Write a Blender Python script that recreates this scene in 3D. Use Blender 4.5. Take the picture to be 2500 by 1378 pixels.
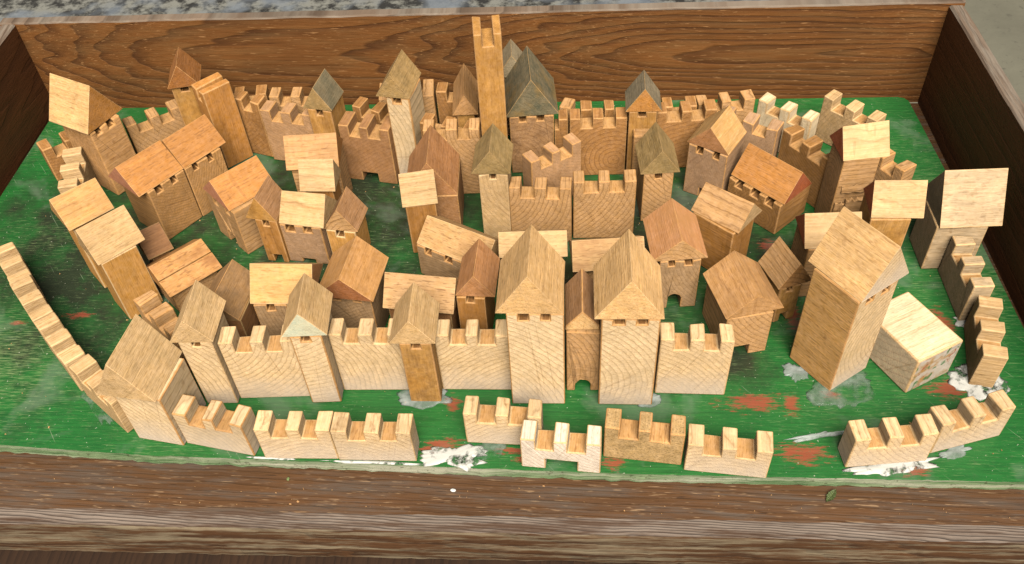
import bpy, bmesh, math, random
from mathutils import Vector, Matrix, noise
U = 0.01                                    # the place is laid out in centimetres
sc = bpy.context.scene
for o in list(bpy.data.objects): bpy.data.objects.remove(o)
col = sc.collection
# ------------------------------------------------------------------ camera
cd = bpy.data.cameras.new('camera'); cam = bpy.data.objects.new('camera', cd); col.objects.link(cam)
sc.camera = cam
PITCH, YAW, ROLL = math.radians(48.8714), math.radians(6.3), math.radians(-4.1308)
fw = Vector((-math.sin(YAW)*math.cos(PITCH), math.cos(YAW)*math.cos(PITCH), -math.sin(PITCH)))
rt = Vector((math.cos(YAW), math.sin(YAW), 0)); up = rt.cross(fw)
r2 = rt*math.cos(ROLL) + up*math.sin(ROLL); u2 = -rt*math.sin(ROLL) + up*math.cos(ROLL)
cam.matrix_world = Matrix(((r2.x, u2.x, -fw.x, 5.2006*U), (r2.y, u2.y, -fw.y, -46.3382*U), (r2.z, u2.z, -fw.z, 47.3732*U), (0, 0, 0, 1)))
cd.sensor_width = 36; cd.lens = 2280.678/2500*36; cd.shift_y = (808.304-689)/2500
cd.clip_start = 0.01; cd.clip_end = 50
# ------------------------------------------------------------------ light: bright overcast daylight from the open front
SUN_EL, SUN_AZ = math.radians(53), math.radians(12)     # azimuth measured from the camera side towards the right
wd = bpy.data.worlds.new('World'); sc.world = wd; wd.use_nodes = True
nt = wd.node_tree; bg = nt.nodes['Background']
sky = nt.nodes.new('ShaderNodeTexSky'); sky.sky_type = 'NISHITA'; sky.sun_disc = False
sky.sun_elevation = SUN_EL; sky.sun_rotation = math.pi - SUN_AZ
sky.air_density = 0.6; sky.dust_density = 0.6
hs = nt.nodes.new('ShaderNodeHueSaturation'); hs.inputs['Saturation'].default_value = 0.15   # cloud cover greys the sky
nt.links.new(sky.outputs[0], hs.inputs['Color']); nt.links.new(hs.outputs[0], bg.inputs[0]); bg.inputs[1].default_value = 0.05
sd = bpy.data.lights.new('sun', 'SUN'); sun = bpy.data.objects.new('sun', sd); col.objects.link(sun)
sd.energy = 5.0; sd.angle = math.radians(42); sd.color = (1, .955, .875)
sv = Vector((math.sin(SUN_AZ)*math.cos(SUN_EL), -math.cos(SUN_AZ)*math.cos(SUN_EL), math.sin(SUN_EL)))
sun.rotation_euler = sv.to_track_quat('Z', 'Y').to_euler(); sun.location = sv*3
vs = sc.view_settings; vs.view_transform = 'Standard'; vs.look = 'None'; vs.exposure = 0.2; vs.gamma = 1; vs.use_curve_mapping = False
sc.render.engine = 'CYCLES'; sc.cycles.max_bounces = 5; sc.cycles.diffuse_bounces = 0; sc.cycles.glossy_bounces = 1; sc.cycles.transparent_max_bounces = 6
# ------------------------------------------------------------------ material helpers
def lin(c):
    return tuple((x/12.92 if x <= .04045 else ((x+.055)/1.055)**2.4) for x in (v/255 for v in c)) + (1,)
class NT:
    def __init__(s, name):
        s.m = bpy.data.materials.new(name); s.m.use_nodes = True; s.t = s.m.node_tree; s.b = s.t.nodes['Principled BSDF']
    def n(s, typ, **k):
        o = s.t.nodes.new('ShaderNode'+typ)
        for a, v in k.items(): setattr(o, a, v)
        return o
    def put(s, i, v):
        if hasattr(v, 'is_output'): s.t.links.new(v, i)
        elif isinstance(v, (tuple, list)) and len(v) == 4 and i.type == 'VECTOR': i.default_value = v[:3]
        else: i.default_value = v
    def math(s, op, a, b=0.0, c=None, clamp=False):
        o = s.n('Math', operation=op, use_clamp=clamp); s.put(o.inputs[0], a); s.put(o.inputs[1], b)
        if c is not None: s.put(o.inputs[2], c)
        return o.outputs[0]
    def vmath(s, op, a, b=(0, 0, 0)):
        o = s.n('VectorMath', operation=op); s.put(o.inputs[0], a); s.put(o.inputs[1], b)
        return o.outputs['Value'] if op in ('LENGTH', 'DOT_PRODUCT', 'DISTANCE') else o.outputs[0]
    def noise(s, vec, scale=1.0, detail=2.0, rough=.5, dist=0.0, out=0):
        o = s.n('TexNoise'); s.put(o.inputs['Vector'], vec); o.inputs['Scale'].default_value = scale
        o.inputs['Detail'].default_value = detail; o.inputs['Roughness'].default_value = rough; o.inputs['Distortion'].default_value = dist
        return o.outputs[out]
    def ramp(s, f, *st):
        o = s.n('ValToRGB'); s.put(o.inputs[0], f); e = o.color_ramp.elements
        while len(e) < len(st): e.new(.5)
        for x, (p, c) in zip(e, st):
            x.position = p; x.color = c if isinstance(c, tuple) else (c, c, c, 1)
        return o.outputs[0]
    def mix(s, f, a, b, mode='MIX'):
        o = s.n('Mix', data_type='RGBA', blend_type=mode); s.put(o.inputs[0], f); s.put(o.inputs[6], a); s.put(o.inputs[7], b)
        return o.outputs[2]
    def bump(s, h, strength=.3, dist=.0004):
        o = s.n('Bump'); s.put(o.inputs['Height'], h); o.inputs['Strength'].default_value = strength; o.inputs['Distance'].default_value = dist
        s.t.links.new(o.outputs[0], s.b.inputs['Normal'])
    def attr(s): return s.n('Attribute', attribute_name='grain').outputs['Vector']
def rings(k, vec, period, wob=.5):
    """growth rings of solid wood: the grain axis is x of the 'grain' attribute"""
    w1 = k.noise(k.vmath('MULTIPLY', vec, (.12, .35, .35)), 1, 3, .5, out=1)
    v = k.vmath('ADD', k.vmath('MULTIPLY', vec, (0, 1, 1)), k.vmath('MULTIPLY', k.vmath('SUBTRACT', w1, (.5, .5, .5)), (0, wob*2, wob*2)))
    r = k.vmath('LENGTH', v)
    gaps = k.noise(k.vmath('MULTIPLY', vec, (.02, .8, .8)), 1, 1)
    ph = k.math('FRACT', k.math('ADD', k.math('DIVIDE', r, period), k.math('MULTIPLY', gaps, 2.2)))
    return k.ramp(ph, (0, .0), (.45, .12), (.80, .75), (.93, 1.0), (1, .0)), r
MAT = {}
def wood(name, light, dark, ring=.45, fleck=.5, period=.3, rough=.62, mott=.35, dirt=None, dirt_amt=0, saw=.2, blotch=None, speck=0, foot=0):
    HON = lin((216, 164, 104)); u = .10 if name in ('oliveg', 'grey', 'greyl', 'greyo', 'red', 'white', 'mint', 'olive', 'olivet') else .18
    light = tuple(a*(1-u)+b*u for a, b in zip(light, HON)); dark = tuple(a*(1-u)+b*.6*u for a, b in zip(dark, HON))
    ring *= .75; fleck *= .65; saw *= .8
    k = NT(name); vec0 = k.attr()
    rnd = k.n('ObjectInfo').outputs['Random']
    off = k.n('CombineXYZ'); k.put(off.inputs[0], k.math('MULTIPLY', rnd, 37)); k.put(off.inputs[1], k.math('MULTIPLY', rnd, 91)); k.put(off.inputs[2], k.math('MULTIPLY', rnd, 53))
    vec = k.vmath('ADD', vec0, off.outputs[0])
    big = k.noise(vec, .45, 3, .62)
    # growth rings: thin late-wood lines about the pith, the grain axis is x of the attribute
    r = k.vmath('LENGTH', k.vmath('MULTIPLY', vec0, (0, 1, 1)))
    stk = k.noise(k.vmath('MULTIPLY', vec, (.22, 2.4, 2.4)), 1, 3, .62)
    r = k.math('ADD', k.math('ADD', r, k.math('MULTIPLY', big, .42)), k.math('MULTIPLY', stk, .10))
    ph = k.math('FRACT', k.math('DIVIDE', r, period*.72))
    rg = k.ramp(ph, (0, .30), (.10, 0), (.62, .06), (.84, .35), (.93, 1.0), (1, .30))
    lg = k.vmath('MULTIPLY', vec, (1.6, 9.5, 9.5))
    fkn = k.noise(lg, 1, 1, .6)
    fk = k.ramp(fkn, (.585, 0), (.65, 1))
    fb = k.noise(k.vmath('MULTIPLY', vec, (.45, 13, 13)), 1, 2, .7)
    mid = k.noise(vec, 2.6, 3, .7)
    # straight saw scratches crossing the end grain
    rot = k.n('VectorRotate', rotation_type='X_AXIS'); k.put(rot.inputs['Vector'], vec); k.put(rot.inputs['Angle'], k.math('MULTIPLY', rnd, 6.0))
    sw = k.noise(k.vmath('MULTIPLY', rot.outputs[0], (2, .16, 7)), 1, 1, .5)
    swl = k.ramp(sw, (.64, 0), (.69, 1))
    f = k.math('ADD', k.math('MULTIPLY', rg, k.math('MULTIPLY', ring, k.math('ADD', .1, k.math('MULTIPLY', big, 1.7)))), k.math('MULTIPLY', fk, fleck))
    f = k.math('ADD', f, k.math('MULTIPLY', swl, saw*1.6), clamp=True)
    c = k.mix(f, light, dark)
    v = k.math('MULTIPLY', k.math('ADD', .74, k.math('MULTIPLY', fb, .52)), k.math('ADD', 1-mott, k.math('MULTIPLY', big, mott*2)))
    v = k.math('MULTIPLY', v, k.math('ADD', .70, k.math('MULTIPLY', stk, .62)))
    v = k.math('MULTIPLY', v, k.math('ADD', .84, k.math('MULTIPLY', mid, .34)))
    v = k.math('MULTIPLY', v, k.math('ADD', .93, k.math('MULTIPLY', rnd, .14)))
    h = k.n('HueSaturation'); k.put(h.inputs['Color'], c); k.put(h.inputs['Value'], v)
    k.put(h.inputs['Saturation'], k.math('ADD', 1.13, k.math('MULTIPLY', mid, -.20)))
    c = h.outputs[0]
    if blotch: c = k.mix(k.math('MULTIPLY', k.ramp(big, (.5, 0), (.64, 1)), .7), c, blotch)
    if dirt: c = k.mix(k.math('MULTIPLY', k.ramp(k.noise(vec, 1.1, 5, .75), (.42, 0), (.68, 1)), dirt_amt), c, dirt)
    if foot:      # bleached by glue water at the foot of the block
        z = k.n('SeparateXYZ'); k.put(z.inputs[0], k.n('TexCoord').outputs['Object'])
        ff = k.ramp(k.math('ADD', k.math('MULTIPLY', z.outputs[2], 25), k.math('MULTIPLY', big, .7)), (.35, 1), (1.0, 0))
        c = k.mix(k.math('MULTIPLY', ff, foot), c, lin((222, 204, 184)))
    if speck: c = k.mix(k.math('MULTIPLY', k.ramp(k.noise(vec, 9, 3, .6), (.52, 0), (.66, 1)), speck), c, lin((70, 50, 24)))
    k.put(k.b.inputs['Base Color'], c)
    k.put(k.b.inputs['Roughness'], k.math('ADD', rough-.1, k.math('MULTIPLY', mid, .22)))
    k.b.inputs['Specular IOR Level'].default_value = .3
    k.bump(k.math('SUBTRACT', fb, fkn), .5, .0005)
    MAT[name] = k.m
L = lin
wood('pale',   L((234,202,156)), L((136,94,56)), .75, .14, .46, mott=.28, foot=.6)
wood('creamb',  L((236,206,162)), L((140,100,62)), .72, .14, .48, mott=.30, foot=.65)
wood('cream',  L((216,180,132)), L((148,104,64)), .55, .18, .42, mott=.30)
wood('white',  L((238,220,198)), L((166,134,104)), .7, .1, .38, mott=.2, rough=.7)
wood('bright', L((250,226,186)), L((190,136,80)), .55, .12, .7, mott=.3)
wood('beige',  L((234,180,114)), L((146,94,48)), .2, .5, .6, mott=.25)
wood('tan',    L((206,160,112)), L((112,72,40)), .85, .22, .44)
wood('brown',  L((180,128,80)), L((106,66,36)), .85, .2, .5)
wood('gold',   L((200,150,88)), L((146,94,42)), .25, .3, .4, blotch=L((194,136,62)), dirt=L((96,60,24)), dirt_amt=.5)
wood('goldl',  L((214,156,88)), L((158,98,44)), .25, .25, .4)
wood('goldd',  L((170,116,62)), L((104,62,26)), .25, .3, .4)
wood('amber',  L((204,150,86)), L((152,98,40)), .22, .35, .45, mott=.25, dirt=L((120,72,28)), dirt_amt=.35)
wood('orange', L((194,132,72)), L((140,86,42)), .25, .3, .45)
wood('dirty',  L((200,166,118)), L((130,98,58)), .2, .2, .3, speck=.5, dirt=L((104,84,44)), dirt_amt=0.35)
wood('honey',  L((238,192,134)), L((146,98,56)), .35, .4, .38, dirt=L((140,110,70)), dirt_amt=0.15)
wood('honeyl', L((208,158,100)), L((158,102,52)), .2, .5, .5)
wood('honeyfleck', L((206,160,104)), L((232,196,140)), .1, .7, .5)
wood('straw',  L((216,178,128)), L((138,98,58)), .3, .35, .42, dirt=L((138,118,74)), dirt_amt=0.25)
wood('olivepale', L((216,180,132)), L((136,100,62)), .22, .45, .5, dirt=L((138,120,82)), dirt_amt=0.3)
wood('olive',  L((168,140,94)), L((112,90,54)), .3, .4, .3, dirt=L((92,80,48)), dirt_amt=0.45)
wood('olivet', L((182,148,98)), L((122,94,58)), .25, .4, .4, dirt=L((110,94,62)), dirt_amt=.5)
wood('oliveg', L((122,114,90)), L((82,76,58)), .35, .3, .4, dirt=L((78,84,66)), dirt_amt=.75, blotch=L((148,116,64)))
wood('grey',   L((134,124,102)), L((98,88,68)), .3, .3, .4, dirt=L((104,98,80)), dirt_amt=.7)
wood('greyl',  L((150,138,112)), L((112,98,76)), .35, .3, .5)
wood('greyo',  L((116,108,86)), L((86,80,62)), .2, .4, .5, dirt=L((92,90,70)), dirt_amt=.6)
wood('greytan',L((156,120,84)), L((104,76,50)), .2, .4, .5, dirt=L((110,92,70)), dirt_amt=.45)
wood('mint',   L((220,214,180)), L((176,160,120)), .2, .2, .3, dirt=L((196,206,180)), dirt_amt=.7)
wood('umber',  L((160,118,86)), L((108,74,50)), .3, .4, .4)
wood('tanrose',L((204,154,104)), L((136,88,54)), .5, .3, .5)
wood('tanrosel',L((194,150,112)), L((130,90,60)), .45, .25, .34)
wood('tanbrown',L((196,142,88)), L((112,66,32)), .3, .75, .5, blotch=L((142,90,48)))
wood('tanor',  L((196,144,92)), L((138,86,44)), .3, .3, .5)
wood('rust',   L((190,128,72)), L((124,78,42)), .2, .6, .5, mott=.25)
wood('goldbrown', L((140,84,44)), L((96,54,26)), .2, .4, .5)
wood('rose',   L((184,128,88)), L((122,76,48)), .25, .35, .5)
wood('rosed',  L((150,88,58)), L((98,54,34)), .3, .4, .4)
wood('roseor', L((198,140,98)), L((212,150,100)), .15, .6, .5, blotch=L((198,142,88)))
wood('brownd', L((166,116,70)), L((98,62,34)), .6, .2, .4)
wood('rosewall', L((172,124,86)), L((110,70,46)), .5, .2, .36)
wood('pink',   L((196,130,104)), L((150,90,68)), .2, .2, .4, mott=.2)
wood('red',    L((172,92,64)), L((118,54,36)), .35, .4, .3, mott=.3)
wood('walnut', L((142,96,64)), L((92,58,38)), .3, .4, .4)
wood('grey2',  L((150,120,90)), L((110,84,60)), .3, .3, .3)
wood('greyring', L((172,140,106)), L((106,76,50)), .75, .1, .34)
wood('greyrose', L((178,142,112)), L((124,90,66)), .38, .2, .22)
wood('ringy',  L((190,142,92)), L((112,70,38)), .75, .15, .3)
wood('ringdark', L((168,120,72)), L((100,64,34)), .75, .15, .34)
wood('knot',   L((178,136,98)), L((110,72,44)), .65, .25, .5, dirt=L((70,44,26)), dirt_amt=.45)
wood('creamgrey', L((206,180,144)), L((136,104,72)), .3, .55, .5, dirt=L((170,150,120)), dirt_amt=.4)
wood('creamstreak', L((222,184,132)), L((160,104,56)), .75, .3, .8)
wood('creambrown', L((204,162,112)), L((120,78,44)), .3, .7, .5, blotch=L((180,132,84)))
wood('goldcream', L((214,168,108)), L((160,100,50)), .35, .55, .5)
wood('fleck',  L((198,156,110)), L((118,78,46)), .3, .85, .5)
wood('notch_floor', L((204,156,104)), L((134,84,42)), .4, .5, .4)
wood('notch_shade', L((122,82,48)), L((70,42,22)), .2, .6, .4, dirt=L((60,36,18)), dirt_amt=.6)  # window notches: shade under the roofs painted into the brown
wood('edge_pale', L((224,188,140)), L((176,128,80)), .2, .4, .4)
wood('edge_tan', L((200,150,98)), L((138,92,54)), .2, .4, .4)
wood('edge_dark', L((168,138,96)), L((104,80,50)), .2, .4, .4)
# end of the toppled block: dried glue with torn paint
k = NT('glueend'); v = k.attr()
c = k.mix(k.ramp(k.noise(v, 1.0, 4, .6), (.45, 0), (.6, 1)), L((206,190,170)), L((186,140,80)))
c = k.mix(k.ramp(k.noise(v, 1.6, 3, .6, .6), (.61, 0), (.66, .8)), c, L((172,92,62)))
c = k.mix(k.ramp(k.noise(k.vmath('ADD', v, (9, 3, 5)), 1.3, 3, .6, .4), (.57, 0), (.62, 1)), c, L((96,130,84)))
k.put(k.b.inputs['Base Color'], c); k.b.inputs['Roughness'].default_value = .4; k.bump(k.noise(v, 3, 4), .6, .001); MAT['glueend'] = k.m
# ------------------------------------------------------------------ mesh helpers
def setgrain(me, axis='y', pith=(0, 0), seed=0, fn=None):
    at = me.attributes.new('grain', 'FLOAT_VECTOR', 'POINT'); buf = []
    for v in me.vertices:
        x, y, z = v.co.x/U, v.co.y/U, v.co.z/U
        if fn: g = fn(x, y, z)
        elif axis == 'y': g = (y, x-pith[0], z-pith[1])
        elif axis == 'x': g = (x, y-pith[0], z-pith[1])
        else: g = (z, x-pith[0], y-pith[1])
        buf += [g[0]+(seed % 7)*3.1 if axis else g[0], g[1], g[2]]
    at.data.foreach_set('vector', buf)
def finish(name, bm, mats, axis='y', pith=(0, 0), seed=0, parent=None, bevel=.05, segs=3, fn=None, jit=.02, worn=None):
    rr = random.Random(seed); edge = -1
    if worn: mats = list(mats)+[worn]; edge = len(mats)-1
    for v in bm.verts:
        if jit: v.co += Vector((rr.uniform(-jit, jit), rr.uniform(-jit, jit), rr.uniform(-jit, jit) if v.co.z > .01 else 0))
    if worn:
        top = max(v.co.z for v in bm.verts)
        for v in bm.verts:
            if v.co.z > top-.02 and rr.random() < .16:
                v.co.z -= rr.uniform(.05, .16); v.co.x *= rr.uniform(.965, 1)
    bmesh.ops.recalc_face_normals(bm, faces=bm.faces)
    if bevel: bmesh.ops.bevel(bm, geom=[e for e in bm.edges if e.calc_face_angle(0) > .3], offset=bevel, segments=segs, profile=.5, affect='EDGES', clamp_overlap=True, material=edge)
    for v in bm.verts: v.co *= U
    me = bpy.data.meshes.new(name); bm.to_mesh(me); bm.free()
    for m in mats: me.materials.append(MAT[m])
    setgrain(me, axis, pith, seed, fn)
    o = bpy.data.objects.new(name, me); col.objects.link(o)
    if parent: o.parent = parent
    return o
def extrude_xz(pts, d):
    """closed outline in x,z swept along y"""
    bm = bmesh.new()
    a = [bm.verts.new((x, -d/2, z)) for x, z in pts]; b = [bm.verts.new((x, d/2, z)) for x, z in pts]
    bm.faces.new(a); bm.faces.new(b[::-1]); n = len(pts)
    for i in range(n): bm.faces.new((a[i], b[i], b[(i+1) % n], a[(i+1) % n]))
    return bm
def outline(w, h, top_notches=(), nd=.92, door=None):
    P = [(-w/2, 0)]
    if door:
        k, u0, u1, dh = door; x0, x1 = (u0-.5)*w, (u1-.5)*w
        P.append((x0, 0))
        if k == 'rect': P += [(x0, dh), (x1, dh)]
        else:
            rr = (x1-x0)/2; cx = (x0+x1)/2
            P += [(cx-rr*math.cos(math.pi*i/10), dh-rr+rr*math.sin(math.pi*i/10)) for i in range(11)]
        P.append((x1, 0))
    P += [(w/2, 0), (w/2, h)]
    for u0, u1 in sorted(top_notches, reverse=True):
        x0, x1 = (u0-.5)*w, (u1-.5)*w
        if u1 < .999: P.append((x1, h))
        else: P.pop()
        P += [(x1, h-nd), (x0, h-nd)]
        if u0 > .001: P.append((x0, h))
    if not (top_notches and min(u for u, _ in top_notches) <= .001): P.append((-w/2, h))
    return P
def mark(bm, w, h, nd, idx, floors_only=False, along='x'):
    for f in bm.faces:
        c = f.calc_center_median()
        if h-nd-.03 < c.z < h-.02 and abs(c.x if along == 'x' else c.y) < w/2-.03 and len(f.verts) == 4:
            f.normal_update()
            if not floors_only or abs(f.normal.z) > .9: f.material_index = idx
def tag(o, label, cat, group=None, kind=None):
    if label: o['label'] = label
    if cat: o['category'] = cat
    if group: o['group'] = group
    if kind: o['kind'] = kind
    return o
def roof_mesh(rx, ry, rh, along_y, eave=.05, crack=False):
    bm = bmesh.new(); A = rx if along_y else ry; Ln = ry if along_y else rx
    prof = [(-A/2, 0), (A/2, 0), (A/2, eave), (0, rh), (-A/2, eave)]
    if crack: prof = prof[:4] + [(-A/2*.46, eave+(rh-eave)*.54), (-A/2*.475+.06, eave+(rh-eave)*.525-.16), (-A/2*.50, eave+(rh-eave)*.50)] + prof[4:]
    n = len(prof); e0 = []; e1 = []
    for s, e in ((-1, e0), (1, e1)):
        for p, z in prof: e.append(bm.verts.new((p, s*Ln/2, z) if along_y else (s*Ln/2, p, z)))
    f0 = bm.faces.new(e0); f1 = bm.faces.new(e1[::-1])
    for i in range(n): bm.faces.new((e0[i], e1[i], e1[(i+1) % n], e0[(i+1) % n]))
    f0.material_index = f1.material_index = 1
    return bm
# ------------------------------------------------------------------ the setting
def plain(name, c, rough=.8):
    k = NT(name); k.b.inputs['Base Color'].default_value = c; k.b.inputs['Roughness'].default_value = rough; MAT[name] = k.m; return k
k = NT('concrete'); g = k.n('TexCoord').outputs['Object']
c = k.mix(k.noise(g, 9, 6, .65), L((122,118,100)), L((88,84,70)))
c = k.mix(k.ramp(k.noise(g, 90, 3, .6), (.6, 0), (.75, 1)), c, L((84,80,68)))
k.put(k.b.inputs['Base Color'], c); k.b.inputs['Roughness'].default_value = .9; k.bump(k.noise(g, 60, 6), .5, .002); MAT['concrete'] = k.m
k = NT('granite'); g = k.n('TexCoord').outputs['Object']
c = k.mix(k.ramp(k.noise(g, 55, 4, .7), (.42, 0), (.58, 1)), L((44,42,38)), L((128,126,116)))
c = k.mix(k.ramp(k.noise(g, 14, 3, .6), (.52, 0), (.66, .8)), c, L((116,122,128)))
k.put(k.b.inputs['Base Color'], c); k.b.inputs['Roughness'].default_value = .75; k.bump(k.noise(g, 80, 5), .5, .002); MAT['granite'] = k.m
def simple_box(name, x0, x1, y0, y1, z0, z1, mat, bevel=.2, **kw):
    bm = extrude_xz([(x0, z0), (x1, z0), (x1, z1), (x0, z1)], y1-y0)
    for v in bm.verts: v.co.y += (y0+y1)/2
    return finish(name, bm, [mat], bevel=bevel, jit=0, **kw)
g = simple_box('ground', -400, 400, -400, 400, -34, -30, 'concrete', bevel=0); g['kind'] = 'structure'
o = simple_box('granite_kerb', -170, 29, 25.5, 95, -29.9, -6, 'granite', bevel=.6, seed=3)
tag(o, 'speckled grey granite slab behind the top of the back board', 'stone slab')
# ---- wooden tray: brown boards round a floor plank
def traywood(name, light, dark, period, ring, worn=None, worn_amt=0, wob=.6, fl=.5, rough=.6, dash=None):
    k = NT(name); v = k.attr(); rg, r = rings(k, v, period, wob)
    fb = k.noise(k.vmath('MULTIPLY', v, (.22, 7, 7)), 1, 4, .7)
    fk = k.ramp(k.noise(k.vmath('MULTIPLY', v, (.55, 9, 9)), 1, 2, .6), (.62, 0), (.72, 1))
    big = k.noise(k.vmath('MULTIPLY', v, (.10, .5, .5)), 1, 4, .6)
    c = k.mix(k.math('MULTIPLY', rg, ring), light, dark)
    c = k.mix(k.math('MULTIPLY', fk, fl), c, dark)
    val = k.math('MULTIPLY', k.math('ADD', .62, k.math('MULTIPLY', fb, .76)), k.math('ADD', .55, k.math('MULTIPLY', big, .9)))
    h = k.n('HueSaturation'); k.put(h.inputs['Color'], c); k.put(h.inputs['Value'], val); c = h.outputs[0]
    if worn: c = k.mix(k.math('MULTIPLY', k.ramp(k.noise(k.vmath('MULTIPLY', v, (.13, 1.6, 1.6)), 1, 5, .7), (.46, 0), (.62, 1)), worn_amt), c, worn)
    if dash: c = k.mix(k.math('MULTIPLY', k.ramp(k.noise(k.vmath('MULTIPLY', k.vmath('ADD', v, (7, 1, 4)), (.8, 10, 10)), 1, 2, .6), (.63, 0), (.70, 1)), .8), c, dash)
    k.put(k.b.inputs['Base Color'], c); k.put(k.b.inputs['Roughness'], k.math('ADD', rough-.1, k.math('MULTIPLY', fb, .25)))
    k.b.inputs['Specular IOR Level'].default_value = .35
    k.bump(k.math('ADD', k.math('MULTIPLY', rg, -.5), k.math('MULTIPLY', fb, 1.0)), .6, .0007); MAT[name] = k.m
traywood('tray_back', L((124,78,36)), L((58,31,13)), .5, .7, worn=L((134,100,60)), worn_amt=.3, dash=L((168,122,76)), wob=.28, fl=.35)
traywood('tray_side', L((92,54,26)), L((54,29,13)), .9, .4)
traywood('tray_floor', L((98,66,38)), L((44,28,16)), .35, .3, worn=L((98,88,78)), worn_amt=.6, fl=.75, dash=L((158,126,92)), wob=.3)
traywood('tray_lip', L((136,120,106)), L((42,32,28)), .12, .95, worn=L((78,54,36)), worn_amt=.85, rough=.85, wob=.25)
traywood('tray_face', L((84,54,28)), L((40,24,12)), .3, .6, worn=L((160,146,118)), worn_amt=.55, fl=.8, rough=.75)
traywood('tray_top', L((122,102,84)), L((74,58,44)), .4, .7, worn=L((160,148,132)), worn_amt=.5, rough=.8)
traywood('beam_wood', L((58,38,22)), L((34,20,10)), .5, .5, rough=.8)
tray = bpy.data.objects.new('wooden_tray', None); col.objects.link(tray); tray.location = (-3*U, 0, -4.6*U)
tag(tray, 'worn dark brown wooden tray whose boards surround the green board', 'tray')
def adopt(o, p):
    o.parent = p; o.matrix_parent_inverse = Matrix.Translation(-p.location); return o
# floor plank: profile in y,z swept along x, its front edge worn
prof = [(21.6, -4.6), (21.6, -1.02), (-17.6, -1.02), (-18.75, -1.05), (-19.05, -1.13), (-19.32, -1.36), (-19.5, -1.68), (-19.58, -1.85), (-19.82, -3.4), (-19.84, -4.4), (-19.5, -4.6)]
mi = [2, 0, 0, 1, 1, 1, 2, 2, 2, 2, 2]
bm = bmesh.new(); nx = 220; grid = []
for i in range(nx+1):
    x = -43.2 + 81*i/nx; row = []
    for j, (y, z) in enumerate(prof):
        a = .0
        if 3 <= j <= 9: a = .008*x + .05*noise.noise((x*.35, j*.3, 3)) + .04*noise.noise((x*1.3, j*.9, 7)) + .035*noise.noise((x*5, j*1.3, 1))
        row.append(bm.verts.new((x, y+a, z+((a-.008*x)*.5 if 3 <= j <= 9 else 0))))
    grid.append(row)
for i in range(nx):
    for j in range(len(prof)):
        f = bm.faces.new((grid[i][j], grid[i+1][j], grid[i+1][(j+1) % len(prof)], grid[i][(j+1) % len(prof)])); f.material_index = mi[j]
bm.faces.new(grid[0]); bm.faces.new(grid[-1][::-1])
fl = finish('floor_plank', bm, ['tray_floor', 'tray_lip', 'tray_face'], bevel=0, jit=0, fn=lambda x, y, z: (x, y*.9+5.3+.05*x*.5, z*1.6+2.5-.02*x))
adopt(fl, tray)
def board(name, A, B, t, z0, z1, mats, fn, nrm):
    """upright board from A to B in plan, thickness t along nrm, slightly uneven top edge"""
    bm = bmesh.new(); n = 60; rows = []
    for i in range(n+1):
        f = i/n; x = A[0]+(B[0]-A[0])*f; y = A[1]+(B[1]-A[1])*f; w = .06*noise.noise((x*.4, y*.4, 2))+.03*noise.noise((x*2, y*2, 5))
        zt = z1[0]+(z1[1]-z1[0])*f
        ring = [(0, z0), (0, zt-.12+w), (.12, zt+w), (t-.12, zt+w*.6), (t, zt-.12+w), (t, z0)]
        rows.append([bm.verts.new((x+nrm[0]*a, y+nrm[1]*a, z)) for a, z in ring])
    for i in range(n):
        for j in range(6):
            f = bm.faces.new((rows[i][j], rows[i+1][j], rows[i+1][(j+1) % 6], rows[i][(j+1) % 6])); f.material_index = 1 if j in (1, 2, 3) else 0
    bm.faces.new(rows[0]); bm.faces.new(rows[-1][::-1])
    return adopt(finish(name, bm, mats, bevel=0, jit=0, fn=fn), tray)
board('back_board', (-42.8, 20.75), (34.6, 21.75), 1.0, -1.0, (8.0, 8.15), ['tray_back', 'tray_top'], lambda x, y, z: (x, .115*(x-24)+.6*math.sin(x*.16), z-4.3+.02*x), (0, 1))
board('side_board', (-41.5, 20.75), (-42.1, -18.4), 1.2, -1.0, (7.9, 7.9), ['tray_side', 'tray_top'], lambda x, y, z: (y, z*.8+4, x+3+.06*y), (-1, 0))
board('side_board', (33.45, 21.7), (35.6, -18.4), 1.1, -1.0, (7.9, 8.3), ['tray_side', 'tray_top'], lambda x, y, z: (y, z*.8-9, x-30+.05*y), (1, 0))
nl = bmesh.new(); bmesh.ops.create_icosphere(nl, subdivisions=2, radius=.28)
for v in nl.verts: v.co.x *= .4; v.co += Vector((34.45, 4.0, 6.9))
plain('nail', L((92,78,62)), .5); adopt(finish('nail_head', nl, ['nail'], bevel=0, jit=.02), tray)
o = simple_box('support_beam', -44, 39, -23.5, -18.6, -9, -4.64, 'beam_wood', bevel=.3, seed=5)
tag(o, 'dark brown beam under the front edge of the wooden tray', 'beam')
# dark post behind the back board
o = simple_box('wooden_post', -3.4, 2.6, 24.2, 25.3, -29.9, 5.9, 'tray_side', bevel=.15, seed=8)
tag(o, 'dark brown wooden post end behind the middle of the back board', 'post')
# ---- green painted plywood
k = NT('green_paint'); v = k.attr()
st = k.noise(k.vmath('MULTIPLY', v, (.30, 5.5, 5)), 1, 4, .75)
big = k.noise(k.vmath('MULTIPLY', v, (.06, .11, .1)), 1, 4, .6)
mid = k.noise(v, .35, 5, .68)
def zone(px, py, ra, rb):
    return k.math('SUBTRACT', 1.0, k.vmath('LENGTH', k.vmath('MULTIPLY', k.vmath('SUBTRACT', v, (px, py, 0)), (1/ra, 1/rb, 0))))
c = k.mix(k.ramp(st, (.25, 0), (.75, 1)), L((22,82,34)), L((48,124,54)))
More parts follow.
